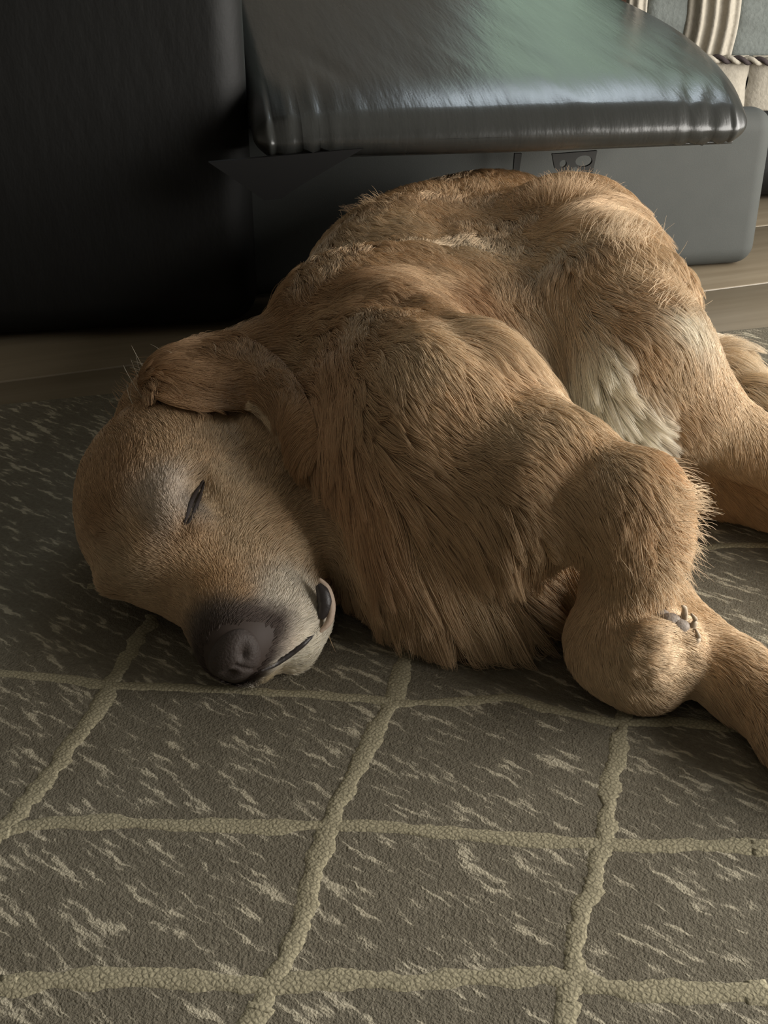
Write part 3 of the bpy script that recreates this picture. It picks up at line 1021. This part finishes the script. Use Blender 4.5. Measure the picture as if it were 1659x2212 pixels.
# grooming: where the hair runs, how long it is, its colour
G = (0.55, 0.388, 0.236); Lg = (0.61, 0.465, 0.305); Cr = (0.78, 0.70, 0.56); Dk = (0.40, 0.25, 0.135)
Rd = (0.52, 0.335, 0.195); Gy = (0.66, 0.60, 0.50); Nz = (0.11, 0.09, 0.075); Wt = (0.86, 0.82, 0.70); Mu = (0.50, 0.32, 0.17); Br = (0.64, 0.54, 0.44)
GUIDES = [
    # head
    (470, 1330, 455, 1270, .004, Nz), (450, 1260, 430, 1190, .005, Mu), (520, 1285, 500, 1215, .006, Mu), (580, 1300, 590, 1240, .006, Gy), (640, 1270, 660, 1210, .007, Gy),
    (650, 1330, 690, 1290, .007, Gy), (590, 1360, 630, 1330, .005, Br), (560, 1420, 590, 1390, .004, Nz), (540, 1340, 560, 1310, .004, Nz), (620, 1400, 650, 1370, .005, Br), (650, 1400, 670, 1370, .006, Cr), (610, 1440, 640, 1415, .005, Cr),
    (430, 1190, 405, 1140, .006, G), (520, 1170, 530, 1090, .008, Lg), (490, 1050, 510, 970, .009, Lg), (600, 1130, 650, 1060, .012, G), (560, 1000, 600, 940, .013, G), (640, 1180, 670, 1120, .010, Lg),
    (360, 1130, 345, 1070, .006, Br), (375, 1050, 365, 990, .006, Br), (440, 990, 450, 920, .009, G), (350, 960, 345, 900, .010, G), (280, 980, 270, 910, .010, Dk), (230, 1100, 215, 1030, .009, Dk), (300, 1160, 280, 1100, .007, G),
    (690, 1235, 695, 1180, .006, Lg), (670, 1300, 685, 1260, .005, Gy), (672, 1345, 682, 1310, .005, Gy), (655, 1400, 675, 1370, .004, Wt), (630, 1425, 650, 1400, .004, Wt),
    (470, 1380, 455, 1330, .003, Nz), (440, 1340, 425, 1290, .004, Nz), (500, 1440, 470, 1430, .003, Nz), (560, 1390, 590, 1370, .003, Nz), (530, 1310, 540, 1270, .004, Nz),
    (414, 1095, 412, 1078, .002, Nz), (395, 1150, 390, 1135, .003, Mu), (385, 1085, 380, 1060, .004, Br), (455, 1090, 465, 1060, .005, Lg), (470, 1030, 480, 1000, .006, Lg),
    (280, 1235, 255, 1195, .006, Lg), (430, 880, 460, 830, .014, G), (300, 880, 300, 830, .012, Dk), (400, 1280, 375, 1220, .005, G), (240, 850, 260, 790, .014, Dk),
    # neck and ruff
    (740, 1010, 765, 1090, .024, Rd), (800, 1080, 830, 1170, .036, Rd), (760, 1200, 800, 1270, .036, G), (880, 1180, 910, 1270, .040, G), (1000, 1200, 1020, 1290, .042, Lg), (950, 1130, 970, 1210, .030, G), (1090, 1180, 1110, 1270, .034, G),
    (700, 880, 750, 950, .024, Rd), (640, 740, 700, 720, .028, G), (720, 780, 770, 830, .022, Rd), (830, 880, 870, 950, .018, G), (880, 1030, 910, 1110, .022, G), (560, 740, 600, 700, .026, Dk), (700, 1280, 740, 1330, .03, Rd),
    # shoulder and upper arm
    (790, 690, 870, 730, .014, G), (900, 780, 980, 830, .012, Lg), (960, 900, 1020, 950, .012, G), (1100, 930, 1190, 970, .012, Lg), (1250, 1020, 1330, 1040, .011, G), (1060, 1040, 1120, 1070, .014, G), (1180, 1100, 1230, 1140, .012, G), (1340, 1000, 1400, 1020, .011, Lg),
    (1360, 1070, 1370, 1150, .010, G), (1330, 1200, 1325, 1280, .010, G), (1420, 1120, 1440, 1190, .012, G), (1440, 1070, 1460, 1120, .012, Lg), (1420, 1240, 1440, 1300, .016, Lg), (1310, 1340, 1310, 1400, .008, G),
    (1370, 1420, 1420, 1440, .006, Lg), (1430, 1380, 1480, 1370, .006, Lg), (1380, 1490, 1430, 1490, .006, Lg), (1470, 1430, 1490, 1400, .005, Lg), (1560, 1430, 1620, 1480, .009, G), (1600, 1400, 1659, 1440, .012, Lg), (1600, 1520, 1650, 1560, .010, G),
    # back, ribs, belly
    (660, 640, 720, 600, .024, Dk), (740, 560, 790, 610, .022, G), (760, 470, 800, 520, .024, G), (850, 470, 890, 530, .024, Lg), (930, 470, 960, 530, .022, G), (1000, 430, 1050, 460, .022, G), (1020, 530, 1080, 570, .020, Lg), (900, 590, 980, 620, .022, G), (1000, 640, 1080, 690, .024, Rd),
    (1100, 620, 1180, 650, .022, G), (1080, 740, 1160, 800, .026, Lg), (1200, 720, 1270, 770, .028, Lg), (1260, 850, 1320, 900, .030, Wt), (1290, 770, 1345, 820, .028, Wt), (1325, 880, 1380, 930, .026, Wt), (1240, 790, 1300, 830, .028, Cr), (1170, 830, 1240, 860, .022, Lg), (1200, 880, 1260, 910, .018, Lg), (1100, 820, 1170, 860, .02, G), (1200, 560, 1260, 610, .022, Lg), (1130, 480, 1190, 520, .022, G), (1220, 460, 1260, 430, .024, G), (1330, 900, 1370, 950, .026, Cr),
    # haunch and hind legs
    (1290, 560, 1330, 640, .020, G), (1340, 560, 1390, 640, .020, Lg), (1400, 640, 1450, 710, .016, G), (1470, 690, 1490, 740, .014, Cr), (1330, 700, 1370, 780, .016, G), (1400, 760, 1450, 840, .012, G), (1460, 780, 1510, 850, .012, Lg), (1470, 900, 1540, 950, .009, G), (1580, 930, 1640, 980, .008, Lg), (1600, 1000, 1650, 1030, .008, G),
    (1450, 1010, 1530, 1040, .009, Mu), (1580, 1060, 1640, 1085, .008, Mu),
]
gp, gt, gl, gc = [], [], [], []
for x0, y0, x1, y1, ln, c_ in GUIDES:
    a_, na = hit(x0, y0)
    if a_ is None:
        print('guide misses', x0, y0); continue
    # follow the picture direction on the local tangent plane
    r1 = ray(x1, y1)
    den = r1 @ na
    b_ = CAM + r1 * (((a_ - CAM) @ na) / den) if abs(den) > 0.05 else a_ + np.array([x1 - x0, 0, y0 - y1]) * 3e-4
    t_ = b_ - a_
    t_ -= na * (t_ @ na)
    gp.append(a_); gt.append(t_ / np.linalg.norm(t_)); gl.append(ln); gc.append(c_)
gp, gt, gl, gc = map(np.array, (gp, gt, gl, gc))


def groom(pts):
    T = np.zeros_like(pts); Ln = np.zeros(len(pts)); C = np.zeros_like(pts)
    for s in range(0, len(pts), 20000):
        q = pts[s:s + 20000]
        d2 = ((q[:, None, :] - gp[None]) ** 2).sum(2)
        w_ = 1.0 / (d2 + 4e-5) ** 1.7
        near = np.partition(w_, -7, axis=1)[:, -7][:, None]
        w_ = np.where(w_ >= near, w_, 0)
        w_ /= w_.sum(1)[:, None]
        T[s:s + 20000] = w_ @ gt; Ln[s:s + 20000] = w_ @ gl; C[s:s + 20000] = w_ @ gc
    return T, Ln, C


nbr = np.concatenate([df[:, [0, 1]], df[:, [1, 2]], df[:, [2, 3]], df[:, [3, 0]]])
deg = np.bincount(nbr.ravel(), minlength=len(dv)).astype(float)


def diffuse(A, n_, nrm=None):
    """spread a per-vertex field over the surface so that the lay of the coat turns smoothly"""
    for it in range(n_):
        S = np.stack([np.bincount(nbr[:, 0], A[nbr[:, 1], k], len(dv)) + np.bincount(nbr[:, 1], A[nbr[:, 0], k], len(dv)) for k in range(A.shape[1])], 1)
        A = 0.3 * A + 0.7 * S / deg[:, None]
        if nrm is not None:
            A = A - nrm * (A * nrm).sum(1)[:, None]
            A /= np.linalg.norm(A, axis=1)[:, None] + 1e-9
    return A


vn64 = vn.astype(float)
VT, VL, VC = groom(dv)
VT = VT - vn64 * (VT * vn64).sum(1)[:, None]
VT /= np.linalg.norm(VT, axis=1)[:, None] + 1e-9
VT = diffuse(VT, 110, vn64)
VLC = diffuse(np.hstack([VL[:, None], VC]), 2)
VL, VC = VLC[:, 0], VLC[:, 1:]
VL = np.where(VL > 0.016, 0.016 + (VL - 0.016) * 1.6, VL)
# dark skin round the nose pad
hv = (dv - HO) @ HR.T * 100
dk = np.clip((hv[:, 0] - 6.4) / 1.3, 0, 1) * np.clip((hv[:, 2] + 6.6) / 1.2, 0, 1)
VC = VC * (1 - dk[:, None]) + np.array((0.065, 0.048, 0.040))[None] * dk[:, None]


def paint(me, pts):
    T, Ln, C = VT, VL, VC
    at = me.attributes.new('coat', 'FLOAT_COLOR', 'POINT')
    at.data.foreach_set('color', np.hstack([C * 0.75, np.ones((len(C), 1))]).astype(np.float32).ravel())


paint(body_me, dv)


def fbm(p, f, seed):
    """cheap smooth noise"""
    r = np.random.default_rng(seed)
    out = np.zeros(len(p))
    for i in range(6):
        d_ = r.normal(size=3); d_ /= np.linalg.norm(d_)
        out += np.sin(p @ d_ * f * r.uniform(0.6, 1.7) + r.uniform(0, 6.28))
    return out / 6 * 1.8


def fur(name, roots, nrm, T, Ln, C, parent, rad=0.00013, npt=6, clump=0.012, cstr=0.72, lift=0.33):
    """hair curves: roots lean along T, gather in clumps"""
    m = len(roots)
    T = T - nrm * (T * nrm).sum(1)[:, None]
    T /= np.linalg.norm(T, axis=1)[:, None] + 1e-9
    B = np.cross(nrm, T)
    # wander of the lay, shared by neighbours, so the coat breaks into locks
    a_ = 0.55 * fbm(roots, 55, 1) + 0.25 * fbm(roots, 170, 2) + rng.normal(0, 0.12, m)
    T = T * np.cos(a_)[:, None] + B * np.sin(a_)[:, None]
    Ln = Ln * rng.uniform(0.7, 1.15, m) * (1 + 0.15 * fbm(roots, 90, 3))
    lf = lift * (1 + 0.35 * fbm(roots, 70, 4)) + rng.normal(0, 0.05, m)
    s = np.linspace(0, 1, npt)
    pos = roots[:, None, :] + Ln[:, None, None] * (T[:, None, :] * s[None, :, None] + nrm[:, None, :] * (lf[:, None] * (1.5 * s - 0.9 * s * s)[None])[..., None])
    pos[:, :, 2] -= (Ln * 0.22)[:, None] * (s ** 2)[None]
    # clumps
    step = np.median(Ln)
    nC = max(8, m // 34)
    ci = rng.choice(m, nC, replace=False)
    kd = KDTree(nC)
    for i, c_ in enumerate(ci):
        kd.insert(roots[c_].tolist(), i)
    kd.balance()
    own = np.array([kd.find(p_)[1] for p_ in roots.tolist()])
    cp = pos[ci][own]
    wgt = (cstr * np.clip(Ln / 0.02, 0.15, 1))[:, None] * (s ** 1.4)[None]
    pos = pos * (1 - wgt[..., None]) + cp * wgt[..., None]
    pos[:, :, 2] = np.maximum(pos[:, :, 2], RT + 0.001)
    hc = bpy.data.hair_curves.new(name)
    hc.add_curves([npt] * m)
    hc.attributes['position'].data.foreach_set('vector', pos.astype(np.float32).ravel())
    rd = (rad * rng.uniform(0.7, 1.3, m))[:, None] * (1 - 0.75 * s ** 2)[None]
    at = hc.attributes.get('radius') or hc.attributes.new('radius', 'FLOAT', 'POINT')
    at.data.foreach_set('value', rd.astype(np.float32).ravel())
    tone = (1 + 0.07 * rng.normal(size=m) + 0.06 * fbm(roots, 60, 9) + 0.09 * fbm(roots, 24, 11))[:, None]
    tone += (0.06 * rng.normal(size=nC))[own][:, None]
    c4 = np.hstack([np.clip(C * tone, 0.01, 0.95), np.ones((m, 1))])
    at = hc.attributes.new('coat', 'FLOAT_COLOR', 'CURVE')
    at.data.foreach_set('color', c4.astype(np.float32).ravel())
    o = link(name, hc, M['coat'], parent)
    o['kind'] = 'stuff'
    return o


def scatter(v, f, n_, dens):
    """random points on quads, weighted"""
    a, b, c, d_ = (v[f[:, i]] for i in range(4))
    ar = (np.linalg.norm(np.cross(b - a, c - a), axis=1) + np.linalg.norm(np.cross(c - a, d_ - a), axis=1)) / 2
    w_ = ar * dens
    i = rng.choice(len(f), n_, p=w_ / w_.sum())
    r1, r2 = rng.random((n_, 1)), rng.random((n_, 1))
    return i, (a[i] * (1 - r1) + b[i] * r1) * (1 - r2) + (d_[i] * (1 - r1) + c[i] * r1) * r2, (r1, r2)


fc = dv[df].mean(1)
fnm = vn[df].mean(1); fnm /= np.linalg.norm(fnm, axis=1)[:, None] + 1e-9
view = CAM - fc; view /= np.linalg.norm(view, axis=1)[:, None]
facing = (fnm * view).sum(1)
Lf = VL[df].mean(1)
dens = np.where(facing > -0.15, 1.0, 0.12) * np.clip(0.012 / Lf, 0.7, 2.2)
dens *= (fc[:, 2] > RT + 0.003)
# keep lids, nose and lips bare
hl = (fc - HO) @ HR.T * 100
bare = ((hl[:, 0] > 8.2) & (hl[:, 2] > -5.2))
dens[bare] = 0.0
NH = 420000
fi, roots, rr_ = scatter(dv, df, NH, dens)
r1, r2 = rr_
wq = [(1 - r1) * (1 - r2), r1 * (1 - r2), r1 * r2, (1 - r1) * r2]
lerp = lambda A: sum(w_ * (A[df[fi, k]] if A.ndim > 1 else A[df[fi, k]][:, None]) for k, w_ in enumerate(wq))
rn = lerp(vn64); rn /= np.linalg.norm(rn, axis=1)[:, None]
fur('coat', roots, rn, lerp(VT), lerp(VL)[:, 0], lerp(VC), dog)

# loose tufts that stand off the outline
def tufts(name, spots, parent):
    R_, N_, T_, L_, C_ = [], [], [], [], []
    for x_, y_, dx_, dy_, ln, cnt, c_ in spots:
        p_, n_ = near(x_, y_)
        q = bvh.find_nearest(Vector(p_)); p_, n_ = np.array(q[0]), np.array(q[1])
        a_, b_ = at_depth([(x_, y_), (x_ + dx_, y_ + dy_)], p_)
        t_ = (b_ - a_); t_ /= np.linalg.norm(t_)
        sp_ = [bvh.find_nearest(Vector(v_)) for v_ in p_ + rng.normal(0, 0.012, (cnt, 3))]; R_.append(np.array([k[0] for k in sp_])); N_.append(np.array([k[1] for k in sp_])); T_.append(t_ + rng.normal(0, 0.25, (cnt, 3)))
        L_.append(ln * rng.uniform(0.6, 1.25, cnt)); C_.append(np.tile(c_, (cnt, 1)))
    R_, N_, T_, L_, C_ = map(np.concatenate, (R_, N_, T_, L_, C_))
    T_ /= np.linalg.norm(T_, axis=1)[:, None]
    # keep the wished direction: use a normal square to it
    N2 = N_ - T_ * (N_ * T_).sum(1)[:, None]; N2 /= np.linalg.norm(N2, axis=1)[:, None] + 1e-9
    return fur(name, R_, N2, T_, L_, C_, parent, lift=0.12, cstr=0.25)


tufts('tuft', [(345, 838, -12, -60, .030, 30, Cr), (372, 830, 15, -50, .026, 24, Lg), (300, 815, -30, -30, .018, 60, Dk), (1215, 425, 5, -60, .026, 260, G), (1190, 430, -20, -50, .022, 200, G), (1250, 430, 30, -40, .022, 220, G), (1160, 425, -10, -40, .018, 160, Rd), (1320, 500, 25, -50, .024, 180, Lg), (1345, 520, 30, -40, .020, 160, Lg),
               (1365, 540, 20, -70, .024, 120, Lg), (1400, 590, 40, -30, .018, 160, Lg), (1440, 650, 40, -20, .014, 160, Lg), (1050, 410, -10, -40, .014, 140, G), (950, 415, -30, -30, .014, 140, G), (800, 450, -40, -30, .018, 160, G),
               (1450, 1060, 50, 20, .018, 160, Lg), (1460, 1100, 60, 10, .018, 160, Lg), (1450, 1180, 40, 50, .016, 160, Lg), (1440, 1250, 30, 60, .018, 160, Lg),
               (1030, 1290, 20, 60, .022, 160, Lg), (960, 1280, 10, 60, .022, 160, G), (1080, 1280, 30, 50, .020, 160, Lg), (880, 1280, 0, 60, .022, 160, G)], dog)

# ear flap: folds down over the cheek and neck
ROWS = [((312, 850), (318, 822), (335, 795)), ((330, 872), (350, 812), (400, 772)), ((372, 892), (400, 805), (450, 745)), ((440, 905), (478, 815), (540, 745)), ((520, 898), (560, 830), (610, 790)),
        ((590, 925), (625, 870), (662, 845)), ((640, 970), (665, 925), (695, 905)), ((680, 1012), (694, 998), (708, 985))]
rows = []
for r_ in ROWS:
    o3_ = []
    for k, (x_, y_) in enumerate(r_):
        p_, n_ = near(x_, y_)
        o3_.append(p_ + n_ * ((0.003, 0.006, 0.003) if r_ is ROWS[0] else (0.005, 0.011, 0.006))[k])
    rows.append(np.array(o3_))
rows = np.array(rows)
nl, nw = 40, 16
along = np.stack([spline(rows[:, k], nl) for k in range(3)], 1)
grid = np.stack([spline(along[i], nw) for i in range(nl)], 0)
for it in range(8):
    grid[1:-1, 1:-1] = 0.5 * grid[1:-1, 1:-1] + 0.125 * (grid[2:, 1:-1] + grid[:-2, 1:-1] + grid[1:-1, 2:] + grid[1:-1, :-2])
du = np.gradient(grid, axis=0); dw_ = np.gradient(grid, axis=1)
gn = np.cross(du, dw_); gn /= np.linalg.norm(gn, axis=2)[..., None] + 1e-12
if (gn * (CAM - grid)).sum() < 0:
    gn = -gn
edge = np.sin(np.linspace(0.05, math.pi - 0.05, nw))[None, :, None]
ev = np.concatenate([(grid + gn * 0.002 * edge).reshape(-1, 3), (grid - gn * 0.003 * edge).reshape(-1, 3)])
ef = []
q_ = lambda s_, i, j: s_ * nl * nw + i * nw + j
for i in range(nl - 1):
    for j in range(nw - 1):
        ef.append((q_(0, i, j), q_(0, i + 1, j), q_(0, i + 1, j + 1), q_(0, i, j + 1)))
        ef.append((q_(1, i, j), q_(1, i, j + 1), q_(1, i + 1, j + 1), q_(1, i + 1, j)))
for i in range(nl - 1):
    for j in (0, nw - 1):
        ef.append((q_(0, i, j), q_(1, i, j), q_(1, i + 1, j), q_(0, i + 1, j)))
for j in range(nw - 1):
    for i in (0, nl - 1):
        ef.append((q_(0, i, j), q_(0, i, j + 1), q_(1, i, j + 1), q_(1, i, j)))
bm = bmesh.new(); bm.from_mesh(mesh('t', ev, ef))
M['ear'] = simple('ear_skin', (0.30, 0.17, 0.08), 0.7)
ear = link('ear', bm_mesh('ear', bm), M['ear'], dog)
tu = du / (np.linalg.norm(du, axis=2)[..., None] + 1e-12)
NE = 22000
ii = rng.uniform(0, nl - 1.001, NE); jj = rng.uniform(0, nw - 1.001, NE)
i0, j0_ = ii.astype(int), jj.astype(int); fi_, fj_ = (ii - i0)[:, None], (jj - j0_)[:, None]
bil = lambda A: (A[i0, j0_] * (1 - fi_) + A[i0 + 1, j0_] * fi_) * (1 - fj_) + (A[i0, j0_ + 1] * (1 - fi_) + A[i0 + 1, j0_ + 1] * fi_) * fj_
er = bil(grid + gn * 0.002 * edge); en = bil(gn); et = bil(tu)
en /= np.linalg.norm(en, axis=1)[:, None]
v_ = jj / (nw - 1)
ec = np.where((v_ < 0.10)[:, None] & (ii > nl * 0.55)[:, None], np.array(Lg)[None] * 1.05, np.array(Dk)[None] * (0.85 + 0.25 * rng.random((NE, 1))))
fur('ear_fur', er, en, et, 0.024 - 0.012 * (ii / nl) ** 2, ec, ear, lift=0.26)

# tail: lies behind the hind leg on the rug
tp = spline([(0.165, 1.235, 0.062), (0.205, 1.14, 0.040), (0.222, 1.02, 0.032), P(1520, 795, 0.032), P(1600, 850, 0.030), P(1670, 915, 0.026), P(1760, 970, 0.020), P(1840, 1030, 0.016)], 40)
tr = np.interp(np.linspace(0, 1, 40), [0, 0.6, 1], [0.024, 0.016, 0.004])
v_, f_ = sweep(tp, tr, 12)
tail = link('tail', mesh('tail', v_, f_), M['ear'], dog)
NTL = 22000
k_ = rng.integers(0, 39, NTL); a_ = rng.uniform(-0.2, math.pi + 0.2, NTL)
tt = np.gradient(tp, axis=0); tt /= np.linalg.norm(tt, axis=1)[:, None]
sd = np.cross(tt, (0, 0, 1)); sd /= np.linalg.norm(sd, axis=1)[:, None]; ud = np.cross(sd, tt)
fr_ = rng.random((NTL, 1))
base = tp[k_] * (1 - fr_) + tp[k_ + 1] * fr_
nn_ = np.cos(a_)[:, None] * sd[k_] + np.sin(a_)[:, None] * ud[k_]
fur('tail_fur', base + nn_ * tr[k_][:, None], nn_, tt[k_] - 0.25 * sd[k_], np.full(NTL, 0.040), np.tile(np.array(Lg) * 0.5 + np.array(Cr) * 0.5, (NTL, 1)), tail, lift=0.55)

# pads and claws of the folded forepaw
for x_, y_, rx in ((1448, 1338, 0.0062), (1470, 1350, 0.0055), (1430, 1326, 0.0048)):
    p_, n_ = hit(x_, y_)
    if p_ is not None:
        link('paw_pad', bm_mesh('paw_pad', np_ico(p_ - n_ * 0.001, (rx, rx * 0.8, rx * 0.7), np.eye(3), 3)), M['pad'], dog)
for x_, y_, dx_, dy_ in ((1498, 1362, -8, -26), (1480, 1338, -10, -18), (1502, 1395, -2, -26)):
    p_, n_ = hit(x_, y_)
    if p_ is not None:
        e_ = p_ + (P(x_ + dx_, y_ + dy_, p_[2] + 0.006) - P(x_, y_, p_[2])) * 0.9 + np.array([0, 0, 0.004])
        v_, f_ = sweep(spline([p_ - n_ * 0.003, (p_ + e_) / 2 + n_ * 0.002, e_], 10), np.linspace(0.0026, 0.0006, 10), 8)
        link('claw', mesh('claw', v_, f_), M['claw'], dog)
